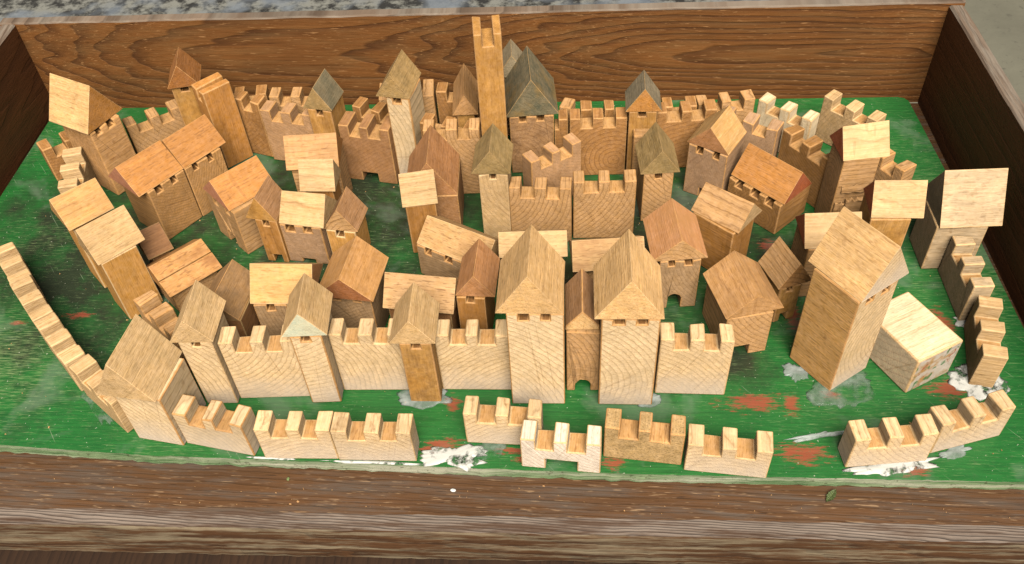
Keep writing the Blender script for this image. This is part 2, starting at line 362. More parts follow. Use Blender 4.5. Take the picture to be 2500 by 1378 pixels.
# grime and painted-in shade, darkening the floor between the houses
dirt_shade = k.math('MAXIMUM', k.math('MAXIMUM', zone(-31, 2, 13, 14), zone(-14, 7, 20, 11)), k.math('MAXIMUM', zone(12, 4, 16, 11), zone(15.5, -7.6, 3.4, 2.2)))
dirt_shade_mask = k.ramp(k.math('ADD', k.math('MULTIPLY', dirt_shade, .8), k.math('MULTIPLY', k.math('SUBTRACT', mid, .42), 2.2)), (.05, 0), (.85, 1))
c = k.mix(k.math('MULTIPLY', dirt_shade_mask, .95), c, k.mix(st, L((24,32,20)), L((54,58,40))))
# rubbed bare streaks along the grain, most at the handled front and left
wz = k.math('MAXIMUM', k.math('MAXIMUM', zone(-38, -9, 17, 9), zone(32, 4, 5, 16)), k.math('MULTIPLY', k.ramp(big, (.40, .0), (.62, .6)), .7))
wf = k.noise(k.vmath('MULTIPLY', v, (.9, 14, 8)), 1, 3, .75)
c = k.mix(k.ramp(k.math('ADD', k.math('MULTIPLY', wz, .22), wf), (.62, 0), (.80, .75)), c, L((150,170,112)))
# scuffs and scratches
sr = k.n('VectorRotate', rotation_type='Z_AXIS'); k.put(sr.inputs['Vector'], v); sr.inputs['Angle'].default_value = .9
c = k.mix(k.ramp(k.noise(k.vmath('MULTIPLY', sr.outputs[0], (.25, 7, 1)), 1, 2, .6), (.70, 0), (.74, .6)), c, L((150,160,128)))
c = k.mix(k.math('MULTIPLY', k.ramp(k.noise(v, 1.3, 6, .78), (.57, 0), (.72, 1)), .4), c, L((100,104,78)))
c = k.mix(k.ramp(k.noise(v, 5.0, 2, .6), (.70, 0), (.74, .8)), c, L((196,196,170)))
# older red coat where the green is worn through
red = None
PATCH = [(-3.09,-14.46,1.7,.6,.1),(-3.8,-14.9,.8,.95,0),(-2.77,-11.34,.7,.8,0),(16.0,-10.9,2.6,.9,.05),(18.3,-11.0,.7,1.1,0),(18.5,-14.6,2.1,1.0,-.1),(7.3,-15.6,.9,.6,0),(24.7,-15.7,1.2,.55,.15),(28.0,-9.6,1.6,1.0,0),(29.0,-4.1,.8,1.9,.2),(-30.0,-4.2,1.3,.4,.1),(-34.2,-5.0,.9,.25,0),(1.4,-14.8,1.6,.4,0),(19.5,-3.9,.7,1.6,0),(20.8,-10.2,.8,.5,0),(18.8,3.2,1.3,.7,0),(1.9,-15.4,1.0,.4,0)]
for i, (px, py, ra, rb, an) in enumerate(PATCH):
    q = k.vmath('SUBTRACT', v, (px, py, 0))
    rot = k.n('VectorRotate', rotation_type='Z_AXIS'); k.put(rot.inputs['Vector'], q); rot.inputs['Angle'].default_value = -an
    d = k.vmath('LENGTH', k.vmath('MULTIPLY', rot.outputs[0], (1/ra, 1/rb, 0)))
    m = k.math('SUBTRACT', 1.0, d)
    red = m if red is None else k.math('MAXIMUM', red, m)
tear = k.noise(k.vmath('MULTIPLY', v, (1.0, 4.5, 1)), 1, 5, .75)
rm = k.ramp(k.math('ADD', red, k.math('MULTIPLY', k.math('SUBTRACT', tear, .5), 3.6)), (.24, 0), (.66, .85))
c = k.mix(rm, c, k.mix(st, L((132,56,38)), L((190,94,68))))
# dried glue film, greyish
gm = k.math('MULTIPLY', k.ramp(k.noise(k.vmath('ADD', v, (31, 7, 0)), .16, 4, .6, .4), (.56, 0), (.64, 1)), .35)
c = k.mix(gm, c, L((128,140,118)))
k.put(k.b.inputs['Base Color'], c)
k.put(k.b.inputs['Roughness'], k.math('ADD', .34, k.math('MULTIPLY', mid, .3)))
k.bump(k.math('ADD', k.math('MULTIPLY', st, .8), k.math('MULTIPLY', rm, -.4)), .5, .0006); MAT['green_paint'] = k.m
k = NT('ply_edge'); v = k.attr()
st = k.noise(k.vmath('MULTIPLY', v, (.5, 2, 9)), 1, 4, .7)
c = k.mix(k.ramp(st, (.35, 0), (.66, 1)), L((74,112,62)), L((166,182,134)))
wm = k.math('MULTIPLY', k.ramp(k.noise(k.vmath('MULTIPLY', v, (.07, 0, 1.2)), 1, 4, .6), (.47, 0), (.62, 1)), .8)
c = k.mix(wm, c, L((214,206,178)))
c = k.mix(k.math('MULTIPLY', k.ramp(k.noise(v, 2.5, 4, .7), (.58, 0), (.68, 1)), .7), c, L((70,64,36)))
k.put(k.b.inputs['Base Color'], c); k.b.inputs['Roughness'].default_value = .7; k.bump(st, .7, .001); MAT['ply_edge'] = k.m
top = [(-41.05, 20.15), (31.4, 21.05), (31.9, 20.9), (32.2, 20.5), (33.0, 11.4), (34.0, -3.2), (34.9, -16.3)]
front = [(34.9, -16.3), (30.3, -16.28), (9.7, -16.3), (1.3, -16.17), (-7.4, -15.97), (-21.6, -15.7), (-30.5, -15.2), (-41.5, -14.9)]
pts = [(x, y, 0) for x, y in top[:-1]]
for (x0, y0), (x1, y1) in zip(front, front[1:]):
    n = max(2, int(abs(x1-x0)/.35))
    for i in range(n):
        f = i/n; x = x0+(x1-x0)*f; y = y0+(y1-y0)*f
        pts.append((x, y + .05*noise.noise((x*.8, 0, 0)) + .05*noise.noise((x*3.3, 4, 0)), 0))
pts.append((-41.5, -14.9, 0))
bm = bmesh.new(); rr = random.Random(5)
a = [bm.verts.new(p) for p in pts]
b = [bm.verts.new((x, y+(.05 if y < -10 else 0)-.03, -.14)) for x, y, z in pts]
c_ = [bm.verts.new((x, y+(.10+.12*noise.noise((x*1.3, 9, 0)) if y < -10 else 0), -1.0+(.06*rr.random() if y < -10 else 0))) for x, y, z in pts]
bm.faces.new(a); n = len(pts)
for i in range(n):
    j = (i+1) % n
    f = bm.faces.new((a[i], a[j], b[j], b[i])); f.material_index = 1
    f = bm.faces.new((b[i], b[j], c_[j], c_[i])); f.material_index = 1
bm.faces.new(c_[::-1])
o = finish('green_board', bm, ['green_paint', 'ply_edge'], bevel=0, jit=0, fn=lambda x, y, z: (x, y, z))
tag(o, 'green painted plywood board with worn red patches under the toy town', 'board')
# ------------------------------------------------------------------ the toy town
BLOCKS = [
  ('wall',[-16.641, -14.454, -0.183, 4.614, 1.524, 3.154],{'n': 'battlement_block', 'm': 'creamb', 'l': 'pale low wall with chipped right end, pressed against the front-left gabled house', 'c': 'toy wall', 'g': 'low outer walls along the front edge', 'pith': (-3, -2)}),
  ('wall',[-11.572, -15.036, 0.012, 4.537, 1.424, 3.07],{'n': 'battlement_block', 'm': 'pale', 'l': 'left one of two joined low walls behind the thin glue line on the front edge', 'c': 'toy wall', 'g': 'low outer walls along the front edge', 'pith': (1, -3)}),
  ('wall',[-6.878, -15.058, 0.001, 4.746, 1.431, 3.016],{'n': 'battlement_block', 'm': 'pale', 'l': 'right one of two joined low walls, ending left of the big white glue patch', 'c': 'toy wall', 'g': 'low outer walls along the front edge', 'pith': (-2, -3)}),
  ('wall',[0.721, -13.681, -0.038, 4.631, 1.438, 2.953],{'n': 'battlement_block', 'm': 'pale', 'l': 'low wall partly hidden behind the pale wall with a square opening', 'c': 'toy wall', 'g': 'low outer walls along the front edge', 'pith': (1, -2)}),
  ('wall',[4.225, -15.407, -0.08, 4.677, 1.457, 2.868],{'n': 'battlement_block', 'm': 'white', 'l': 'whitish low wall with a square opening cut through its foot', 'c': 'toy wall', 'g': 'low outer walls along the front edge', 'door': ('rect', 0.31, 0.71, 1.0), 'pith': (4, 6)}),
  ('wall',[9.039, -14.681, -0.105, 4.601, 1.443, 3.08],{'n': 'battlement_block', 'm': 'dirty', 'l': 'low wall with dirty olive speckled front face, right of the square opening wall', 'c': 'toy wall', 'g': 'low outer walls along the front edge', 'pith': (9, 4)}),
  ('wall',[13.842, -15.45, -0.093, 4.751, 1.493, 2.683],{'n': 'battlement_block', 'm': 'pale', 'l': 'low wall with a grid of fine saw lines, left of the red paint patch', 'c': 'toy wall', 'g': 'low outer walls along the front edge', 'pith': (0, -5)}),
  ('wall',[23.038, -14.565, 0.125, 4.805, 1.464, 2.822],{'n': 'battlement_block', 'm': 'pale', 'l': 'low wall above the white glue streak at the bottom right', 'c': 'toy wall', 'g': 'low outer walls along the front edge', 'pith': (8, 8)}),
  ('wall',[27.776, -13.131, 0.306, 4.63, 1.424, 2.929],{'n': 'battlement_block', 'm': 'pale', 'l': 'low wall with worn right end in the bottom right corner of the green board', 'c': 'toy wall', 'g': 'low outer walls along the front edge', 'pith': (7, 9)}),
  ('wall',[-14.196, -10.441, 0.06, 4.692, 1.367, 5.495],{'n': 'battlement_block', 'm': 'pale', 'l': 'tall front wall between the two leftmost front towers', 'c': 'toy wall', 'g': 'tall front walls between the towers', 'pith': (-3, 6)}),
  ('wall',[-7.699, -9.735, 0.018, 4.444, 1.401, 5.485],{'n': 'battlement_block', 'm': 'pale', 'l': 'tall front wall left of the yellow stained front tower', 'c': 'toy wall', 'g': 'tall front walls between the towers', 'pith': (-6, 1)}),
  ('wall',[-1.256, -9.601, 0.018, 4.542, 1.359, 5.359],{'n': 'battlement_block', 'm': 'pale', 'l': 'tall front wall with a dark stained notch, left of the arched gate towers', 'c': 'toy wall', 'g': 'tall front walls between the towers', 'pith': (5, -4)}),
  ('wall',[12.134, -9.661, -0.017, 4.365, 1.431, 5.235],{'n': 'battlement_block', 'm': 'pale', 'l': 'tall front wall right of the arched gate towers', 'c': 'toy wall', 'g': 'tall front walls between the towers', 'pith': (-5, -3)}),
  ('gy',[-17.633, -10.266, 0.039, 2.009, 2.825, 6.076, 2.637, 3.344, 1.92, -0.137, 0.229, -0.009],{'n': 'toy_tower', 'm': 'pale', 'r': 'olivepale', 'l': 'leftmost front tower with steep greyish roof, beside the front-left house', 'c': 'toy tower', 'g': 'roofed tower and house blocks', 'nt': [(0.35, 0.62)], 'pith': (-5, 1)}),
  ('gy',[-10.895, -10.048, 0.051, 1.926, 2.835, 6.47, 2.714, 3.335, 1.968, -0.104, 0.245, 0.025],{'n': 'toy_tower', 'm': 'creamb', 'r': 'straw', 'l': 'front tower with a whitish gable, second from the left', 'c': 'toy tower', 'g': 'roofed tower and house blocks', 'gab': 'mint', 'nt': [(0.35, 0.62)], 'pith': (-2, 9)}),
  ('gy',[-4.495, -9.909, 0.024, 1.955, 2.756, 5.706, 2.734, 3.156, 1.97, -0.148, 0.202, -0.003],{'n': 'toy_tower', 'm': 'gold', 'r': 'straw', 'l': 'front tower with yellow stained scratched front, nearest left of the gate', 'c': 'toy tower', 'g': 'roofed tower and house blocks', 'nt': [(0.35, 0.62)], 'ax': 'z', 'pith': (5, 6)}),
  ('gy',[2.654, -9.271, 0.018, 3.293, 4.01, 8.37, 3.808, 4.155, 3.007, -0.283, 0.125, -0.031],{'n': 'toy_tower', 'm': 'creamb', 'r': 'honey', 'l': 'big gabled gate tower on the left of the small arched gate', 'c': 'toy tower', 'g': 'roofed tower and house blocks', 'nt': [(0.22, 0.38), (0.62, 0.78)], 'pith': (-6, -2)}),
  ('gy',[8.066, -9.273, 0.002, 3.332, 3.966, 8.028, 3.924, 4.174, 3.048, -0.112, 0.1, 0.011],{'n': 'toy_tower', 'm': 'creamb', 'r': 'honey', 'l': 'big gabled gate tower on the right of the small arched gate', 'c': 'toy tower', 'g': 'roofed tower and house blocks', 'nt': [(0.22, 0.38), (0.62, 0.78)], 'pith': (-4, 2)}),
  ('gy',[5.381, -8.477, 0.023, 1.988, 3.396, 5.641, 2.024, 3.475, 1.698, -0.053, 0.195, 0.001],{'n': 'gate_house', 'm': 'tan', 'r': 'umber', 'l': 'narrow gatehouse with a round arch squeezed between two big gabled towers', 'c': 'toy gate', 'g': 'roofed tower and house blocks', 'gab': 'honey', 'door': ('arch', 0.27, 0.75, 1.05), 'pith': (-4, 2), 'eave': 0.3}),
  ('gy',[15.334, -5.074, 0.224, 2.99, 3.994, 3.721, 3.822, 4.091, 1.691, 0.172, 0.128, 0.054],{'n': 'toy_house', 'm': 'tan', 'r': 'tanrose', 'l': 'house with square door gap, right of the front wall, roof ridge running back', 'c': 'toy house', 'g': 'roofed tower and house blocks', 'door': ('rect', 0.25, 0.6, 0.9), 'pith': (4, 6)}),
  ('gy',[18.309, -2.856, 0.34, 1.511, 2.476, 3.229, 2.407, 2.745, 1.946, 0.231, 0.123, 0.032],{'n': 'toy_house', 'm': 'gold', 'r': 'tan', 'l': 'small brown house tucked behind the square doored house, roof like a diamond', 'c': 'toy house', 'g': 'roofed tower and house blocks', 'nt': [(0.35, 0.6)], 'door': ('rect', 0.3, 0.6, 0.7), 'ax': 'z', 'gab': 'brown'}),
  ('gy',[21.032, -7.625, 0.644, 3.262, 3.476, 8.128, 3.844, 4.086, 3.261, 0.416, 0.27, 0.002],{'n': 'toy_house', 'm': 'beige', 'r': 'honey', 'l': 'tall plain tower house with wide golden roof beside the toppled block', 'c': 'toy house', 'g': 'roofed tower and house blocks', 'nt': [(0.22, 0.38), (0.62, 0.78)], 'ax': 'y', 'gab': 'pale', 'pith': (3, 3), 'fm': 'pale'}),
  ('box',[25.685, -7.13, 0.523, 3.496, 4.757, 3.132],{'n': 'toppled_block', 'm': 'bright', 'l': 'toppled block lying on its side with glue and paint on its end', 'c': 'toy block', 'ax': 'x', 'endmat': 'glueend', 'pith': (3, 9)}),
  ('gx',[21.352, -0.341, 0.072, 3.209, 2.982, 4.464, 3.636, 3.071, 1.723, 0.021, 0.093, -0.016],{'n': 'toy_house', 'm': 'tan', 'r': 'cream', 'l': 'house half hidden behind the tall tower house, red stained left gable', 'c': 'toy house', 'g': 'roofed tower and house blocks', 'gab': 'red', 'ax': 'x'}),
  ('gx',[25.03, 0.75, -0.031, 2.529, 2.624, 5.945, 3.281, 2.85, 1.986, 0.354, 0.144, 0.01],{'n': 'toy_tower', 'm': 'gold', 'r': 'cream', 'l': 'golden tower with pale wide roof and red left gable, behind the tall tower house', 'c': 'toy tower', 'g': 'roofed tower and house blocks', 'gab': 'red', 'ax': 'z'}),
  ('gx',[30.38, 2.462, 0.043, 3.398, 3.095, 3.937, 4.065, 4.035, 3.252, 0.406, 0.363, 0.019],{'n': 'toy_house', 'm': 'creamgrey', 'r': 'creamgrey', 'l': 'large pale grey house at the right side board, biggest roof on the right', 'c': 'toy house', 'g': 'roofed tower and house blocks', 'gab': 'grey', 'ax': 'x'}),
  ('wall',[30.63, -1.591, -1.527, 4.743, 1.331, 3.3],{'n': 'battlement_block', 'm': 'creamgrey', 'l': 'wall piece standing in front of the large pale grey house', 'c': 'toy wall', 'g': 'outer walls along the right edge', 'pith': (2, 6)}),
  ('wall',[30.548, -6.93, -1.769, 5.058, 1.434, 2.914],{'n': 'battlement_block', 'm': 'cream', 'l': 'wall piece on a white glue spill at the right edge of the board', 'c': 'toy wall', 'g': 'outer walls along the right edge', 'pith': (2, 6)}),
  ('gy',[-0.846, 4.872, 0.014, 2.031, 2.747, 6.299, 2.697, 3.161, 1.92, -0.109, 0.187, -0.023],{'n': 'toy_tower', 'm': 'cream', 'r': 'olive', 'l': 'tower with olive pyramid-like roof left of the two middle walls', 'c': 'toy tower', 'g': 'roofed tower and house blocks', 'nt': [(0.35, 0.62)], 'pith': (5, 6)}),
  ('wall',[2.375, 4.141, -0.033, 4.36, 1.322, 5.036],{'n': 'battlement_block', 'm': 'tan', 'l': 'left one of two joined walls in the middle, behind the gate', 'c': 'toy wall', 'g': 'walls of the inner castle', 'door': ('rect', 0.42, 0.64, 0.6), 'pith': (-4, 5)}),
  ('wall',[6.806, 4.538, 0.041, 4.371, 1.334, 5.275],{'n': 'battlement_block', 'm': 'tan', 'l': 'right one of two joined walls in the middle, behind the gate', 'c': 'toy wall', 'g': 'walls of the inner castle', 'pith': (-5, 6)}),
  ('gy',[10.542, 7.159, 0.102, 2.109, 2.773, 4.472, 2.806, 3.244, 2.051, 0.096, 0.196, -0.011],{'n': 'toy_tower', 'm': 'tan', 'r': 'olive', 'l': 'tower with worn olive roof right of the two middle walls', 'c': 'toy tower', 'g': 'roofed tower and house blocks', 'nt': [(0.35, 0.62)], 'pith': (4, 7)}),
  ('gy',[9.634, 11.897, 0.021, 2.003, 2.287, 6.072, 2.607, 2.474, 1.976, 0.057, 0.082, -0.019],{'n': 'toy_tower', 'm': 'amber', 'r': 'grey', 'l': 'amber tower with grey roof slopes and orange gable at the back wall', 'c': 'toy tower', 'g': 'roofed tower and house blocks', 'nt': [(0.35, 0.62)], 'ax': 'z', 'gab': 'orange'}),
  ('wall',[6.406, 11.659, 0.04, 4.281, 1.362, 5.361],{'n': 'battlement_block', 'm': 'brown', 'l': 'broad wall with big round growth rings, left of the amber back tower', 'c': 'toy wall', 'g': 'back row walls', 'pith': (1.2, 1.5)}),
  ('wall',[7.262, 13.611, 0.038, 4.345, 1.299, 4.767],{'n': 'battlement_block', 'm': 'brownd', 'l': 'wall standing behind the broad wall with round growth rings, next to the back board', 'c': 'toy wall', 'g': 'back row walls'}),
  ('gy',[1.281, 13.537, 0.08, 3.336, 4.355, 5.306, 3.923, 4.556, 3.104, -0.009, 0.137, 0.031],{'n': 'toy_tower', 'm': 'knot', 'r': 'oliveg', 'l': 'big keep with large dark grey-green roof and knotty front, right of the two-pronged tower', 'c': 'toy tower', 'g': 'roofed tower and house blocks', 'nt': [(0.22, 0.38), (0.62, 0.78)], 'pith': (-1, 1.5)}),
  ('gy',[-0.289, 17.124, 0.08, 1.9, 2.1, 5.672, 2.5, 2.5, 1.9, 0.0, 0.0, 0.0],{'n': 'toy_tower', 'm': 'tan', 'r': 'greyl', 'l': 'tower showing only its grey roof tip behind the big keep', 'c': 'toy tower', 'g': 'roofed tower and house blocks', 'nt': [(0.35, 0.62)]}),
  ('tt',[-1.337, 10.67, 0.125, 1.906, 2.414, 13.335],{'n': 'pronged_tower', 'm': 'amber', 'l': 'tallest tower, amber coloured with two square prongs, in front of the back board', 'c': 'toy tower', 'ax': 'z', 'nt': [(0.3, 0.7)]}),
  ('gy',[-3.661, 13.523, 0.059, 1.343, 3.196, 5.149, 1.932, 4.212, 1.784, -0.053, 0.335, 0.02],{'n': 'toy_tower', 'm': 'gold', 'r': 'tanrose', 'l': 'slim tower with narrow brown roof left of the tallest pronged tower', 'c': 'toy tower', 'g': 'roofed tower and house blocks', 'ax': 'z'}),
  ('wall',[-4.298, 9.383, 0.053, 4.186, 1.37, 6.118],{'n': 'battlement_block', 'm': 'tan', 'l': 'wall with fine curved rings at the foot of the tallest pronged tower', 'c': 'toy wall', 'g': 'back row walls', 'pith': (3, 6)}),
  ('gy',[-7.93, 11.551, -0.19, 1.839, 2.723, 7.826, 2.552, 3.3, 1.934, -0.379, 0.218, 0.038],{'n': 'toy_tower', 'm': 'creamb', 'r': 'olivet', 'l': 'tall slim tower with striped front and olive roof, left of centre at the back', 'c': 'toy tower', 'g': 'roofed tower and house blocks', 'nt': [(0.35, 0.62)], 'pith': (-6, 3), 'fl': 'y'}),
  ('gy',[-14.454, 12.949, -0.183, 1.948, 2.501, 5.75, 2.35, 2.567, 1.937, -0.095, 0.015, -0.001],{'n': 'toy_tower', 'm': 'amber', 'r': 'greyo', 'l': 'amber tower with grey right roof slope above the rose brown roofed house', 'c': 'toy tower', 'g': 'roofed tower and house blocks', 'nt': [(0.35, 0.62)], 'ax': 'z', 'gab': 'olivet'}),
  ('wall',[-10.997, 11.128, -0.19, 4.051, 1.827, 5.188],{'n': 'battlement_block', 'm': 'rosewall', 'l': 'brown wall with a square gate gap at its foot, left of the tall slim tower', 'c': 'toy wall', 'g': 'back row walls', 'door': ('rect', 0.3, 0.62, 0.85)}),
  ('wall',[-17.577, 13.254, -0.191, 4.287, 1.392, 4.873],{'n': 'battlement_block', 'm': 'tanrosel', 'l': 'wall with pale ringed face left of the amber tower with grey slope', 'c': 'toy wall', 'g': 'back row walls', 'pith': (-4, -3)}),
  ('tt2',[-23.139, 13.32, 0.774, 2.369, 1.853, 7.147],{'n': 'grooved_block', 'm': 'orange', 'l': 'tall orange brown block with a groove across its top, back left', 'c': 'toy tower', 'ax': 'z', 'nt': [(0.36, 0.62)]}),
  ('gy',[-25.69, 14.615, 0.232, 1.996, 2.2, 6.71, 2.438, 2.739, 1.887, 0.043, 0.076, 0.001],{'n': 'toy_tower', 'm': 'gold', 'r': 'goldbrown', 'l': 'golden tower with thin steep roof behind the grooved orange block', 'c': 'toy tower', 'g': 'roofed tower and house blocks', 'nt': [(0.35, 0.62)], 'ax': 'z'}),
  ('wall',[-28.806, 13.45, 0.647, 4.477, 1.334, 4.37],{'n': 'battlement_block', 'm': 'tan', 'l': 'wall piece right of the back-left corner house', 'c': 'toy wall', 'g': 'back row walls', 'pith': (6, 7)}),
  ('gy',[-32.293, 10.717, 0.995, 2.738, 4.0, 6.058, 3.607, 4.076, 3.171, -0.035, 0.203, 0.138],{'n': 'toy_house', 'm': 'tanrose', 'r': 'honey', 'l': 'house in the back-left corner with big golden roof slope and two slits', 'c': 'toy house', 'g': 'roofed tower and house blocks', 'nt': [(0.18, 0.34), (0.6, 0.76)], 'gab': 'orange', 'ax': 'x'}),
  ('wall',[-35.887, 12.271, 0.712, 4.47, 1.461, 3.097],{'n': 'battlement_block', 'm': 'brownd', 'l': 'wall piece nearest the left side board in the back-left corner', 'c': 'toy wall', 'g': 'outer walls along the left edge'}),
  ('wall',[-33.314, 7.245, -1.289, 4.746, 1.429, 3.98],{'n': 'battlement_block', 'm': 'cream', 'l': 'wall piece with pale dirty merlon tops in front of the back-left corner house', 'c': 'toy wall', 'g': 'outer walls along the left edge', 'pith': (3, 6)}),
  ('gx',[-28.818, 0.14, 0.781, 2.741, 2.385, 6.03, 3.277, 3.059, 1.809, -0.0, 0.0, 0.001],{'n': 'toy_tower', 'm': 'goldl', 'r': 'honeyl', 'l': 'back one of two adjoining square-roofed towers on the left', 'c': 'toy tower', 'g': 'roofed tower and house blocks', 'ax': 'z'}),
  ('gx',[-26.033, -2.833, 0.785, 2.554, 2.509, 5.465, 3.417, 2.849, 2.228, 0.225, 0.2, 0.024],{'n': 'toy_tower', 'm': 'goldl', 'r': 'straw', 'l': 'front one of two adjoining square-roofed towers on the left', 'c': 'toy tower', 'g': 'roofed tower and house blocks', 'ax': 'z'}),
  ('gx',[-25.193, 0.559, 0.703, 1.37, 2.11, 2.31, 1.9, 2.7, 1.64, 0, 0, 0],{'n': 'toy_house', 'm': 'walnut', 'r': 'walnut', 'l': 'dark brown low house hidden behind the left square-roofed towers', 'c': 'toy house', 'g': 'roofed tower and house blocks'}),
  ('gx',[-26.317, 5.777, 0.958, 3.244, 3.684, 4.631, 3.925, 3.828, 1.778, -0.25, 0.206, -0.025],{'n': 'toy_house', 'm': 'ringy', 'r': 'rust', 'l': 'left half of the long house with pink left gable and ringed front', 'c': 'toy house', 'g': 'roofed tower and house blocks', 'gab': 'pink', 'nt': [(0.2, 0.34), (0.62, 0.76)], 'pith': (2.5, 8)}),
  ('gx',[-24.114, 8.415, 0.886, 3.209, 3.398, 4.617, 3.889, 3.513, 1.873, 0.242, 0.184, 0.035],{'n': 'toy_house', 'm': 'ringy', 'r': 'rust', 'l': 'right half of the long house, joined to the half with the pink gable', 'c': 'toy house', 'g': 'roofed tower and house blocks', 'nt': [(0.2, 0.34), (0.62, 0.76)], 'pith': (-4, 5)}),
  ('gx',[-19.425, 4.475, 0.837, 3.56, 3.723, 4.063, 3.947, 3.631, 1.75, 0.15, 0.286, -0.026],{'n': 'toy_house', 'm': 'tan', 'r': 'rust', 'l': 'house with orange roof, pink gable and a round arched door in its pale left side', 'c': 'toy house', 'g': 'roofed tower and house blocks', 'gab': 'pink', 'ax': 'x', 'sidedoor': True}),
  ('gy',[-16.673, 2.347, -0.118, 1.619, 2.259, 4.041, 2.254, 2.551, 1.989, -0.264, 0.156, -0.046],{'n': 'toy_tower', 'm': 'goldd', 'r': 'umber', 'l': 'narrow cracked golden tower with a square door, touching the orange-roofed house', 'c': 'toy tower', 'g': 'roofed tower and house blocks', 'gab': 'gold', 'nt': [(0.35, 0.62)], 'door': ('rect', 0.35, 0.75, 0.7), 'ax': 'z'}),
  ('gx',[-14.275, 2.429, -0.126, 3.104, 2.62, 3.576, 3.338, 2.913, 1.92, 0.165, 0.174, -0.038],{'n': 'toy_house', 'm': 'greyrose', 'r': 'creamstreak', 'l': 'house with bright streaky square roof between the two small dark-roofed towers', 'c': 'toy house', 'g': 'roofed tower and house blocks', 'nt': [(0.17, 0.37), (0.57, 0.77)], 'door': ('rect', 0.35, 0.65, 0.35), 'pith': (-2, 9)}),
  ('gy',[-11.489, 2.289, -0.138, 2.187, 2.276, 3.099, 2.509, 2.535, 1.918, 0.028, 0.171, 0.001],{'n': 'toy_tower', 'm': 'goldl', 'r': 'umber', 'l': 'small tower with dark brown right slope and stained gable, right of the streaky roof', 'c': 'toy tower', 'g': 'roofed tower and house blocks', 'gab': 'tan', 'nt': [(0.35, 0.62)], 'ax': 'z'}),
  ('gx',[-14.329, 7.857, 0.072, 3.51, 2.883, 4.521, 3.877, 3.337, 1.908, -0.133, 0.008, 0.024],{'n': 'toy_house', 'm': 'tan', 'r': 'tanrose', 'l': 'house with wavy grained brown roof, just behind the small bright square roof', 'c': 'toy house', 'g': 'roofed tower and house blocks', 'ax': 'x', 'gab': 'rust'}),
  ('gx',[-13.525, 5.115, 0.009, 2.031, 1.906, 4.362, 2.551, 2.368, 1.972, -0.005, -0.029, 0.002],{'n': 'toy_tower', 'm': 'rust', 'r': 'cream', 'l': 'block with small bright square roof in front of the wavy grained roof', 'c': 'toy tower', 'g': 'roofed tower and house blocks', 'ax': 'z'}),
  ('gy',[-5.385, 6.249, 0.054, 3.443, 4.236, 3.755, 3.788, 4.397, 2.869, -0.205, 0.194, -0.004],{'n': 'toy_house', 'm': 'rosewall', 'r': 'rose', 'l': 'house with dark rose brown roof, left of the olive-roofed inner tower', 'c': 'toy house', 'g': 'roofed tower and house blocks', 'pith': (3, 6)}),
  ('gx',[-6.076, 3.135, 0.2, 2.143, 1.623, 4.493, 2.461, 1.789, 2.336, 0.0, 0.029, -0.017],{'n': 'toy_tower', 'm': 'goldd', 'r': 'cream', 'l': 'slim brown tower with bright square roof in front of the rose brown roof', 'c': 'toy tower', 'g': 'roofed tower and house blocks', 'ax': 'z'}),
  ('gx',[-3.206, 0.158, -0.485, 5.171, 2.848, 2.853, 5.563, 3.06, 1.559, 0.178, 0.192, -0.007],{'n': 'toy_house', 'm': 'greyring', 'r': 'creambrown', 'l': 'low house turned aslant with long pale roof, below the slim bright-topped tower', 'c': 'toy house', 'g': 'roofed tower and house blocks', 'nt': [(0.14, 0.26), (0.44, 0.56), (0.74, 0.86)], 'pith': (-1, -3)}),
  ('gy',[-1.551, -5.006, -0.06, 1.831, 3.214, 4.695, 2.516, 3.398, 1.817, 0.23, 0.21, 0.023],{'n': 'toy_house', 'm': 'goldd', 'r': 'rose', 'l': 'house with small rose brown roof left of the left gate tower', 'c': 'toy house', 'g': 'roofed tower and house blocks', 'ax': 'z', 'nt': [(0.35, 0.62)]}),
  ('gx',[2.061, -1.096, 0.041, 3.999, 2.21, 4.072, 4.515, 2.542, 1.188, -0.014, 0.008, -0.001],{'n': 'toy_house', 'm': 'tan', 'r': 'straw', 'l': 'house half hidden behind the left gate tower, flat pale roof edge', 'c': 'toy house', 'g': 'roofed tower and house blocks'}),
  ('gx',[6.927, -1.979, 0.096, 4.233, 2.468, 4.06, 4.758, 3.026, 1.428, 0.0, 0.0, -0.0],{'n': 'toy_house', 'm': 'tan', 'r': 'creambrown', 'l': 'house half hidden behind the right gate tower, streaked pale roof', 'c': 'toy house', 'g': 'roofed tower and house blocks'}),
  ('gy',[11.462, -1.017, 0.102, 2.669, 3.892, 4.424, 3.615, 4.07, 1.745, -0.068, 0.16, 0.013],{'n': 'toy_house', 'm': 'greyring', 'r': 'roseor', 'l': 'house with reddish roof and round arched door, right behind the right gate tower', 'c': 'toy house', 'g': 'roofed tower and house blocks', 'gab': 'tan', 'nt': [(0.22, 0.38), (0.62, 0.78)], 'door': ('arch', 0.28, 0.62, 1.3), 'pith': (5, 5)}),
  ('gx',[14.81, 1.623, -0.727, 3.35, 2.388, 4.351, 3.768, 2.953, 1.687, -0.065, 0.393, 0.056],{'n': 'toy_house', 'm': 'goldd', 'r': 'tan', 'l': 'house with plain tan roof and pale right side, next to the reddish roof', 'c': 'toy house', 'g': 'roofed tower and house blocks', 'gab': 'cream', 'ax': 'x'}),
  ('gx',[18.818, 7.111, -0.786, 4.596, 3.524, 2.737, 4.707, 3.261, 2.017, 0.025, 0.113, 0.005],{'n': 'toy_house', 'm': 'ringdark', 'r': 'rust', 'l': 'long house with orange roof, red right gable and three window notches', 'c': 'toy house', 'g': 'roofed tower and house blocks', 'gab': 'red', 'nt': [(0.14, 0.26), (0.44, 0.56), (0.74, 0.86)], 'pith': (1, 1)}),
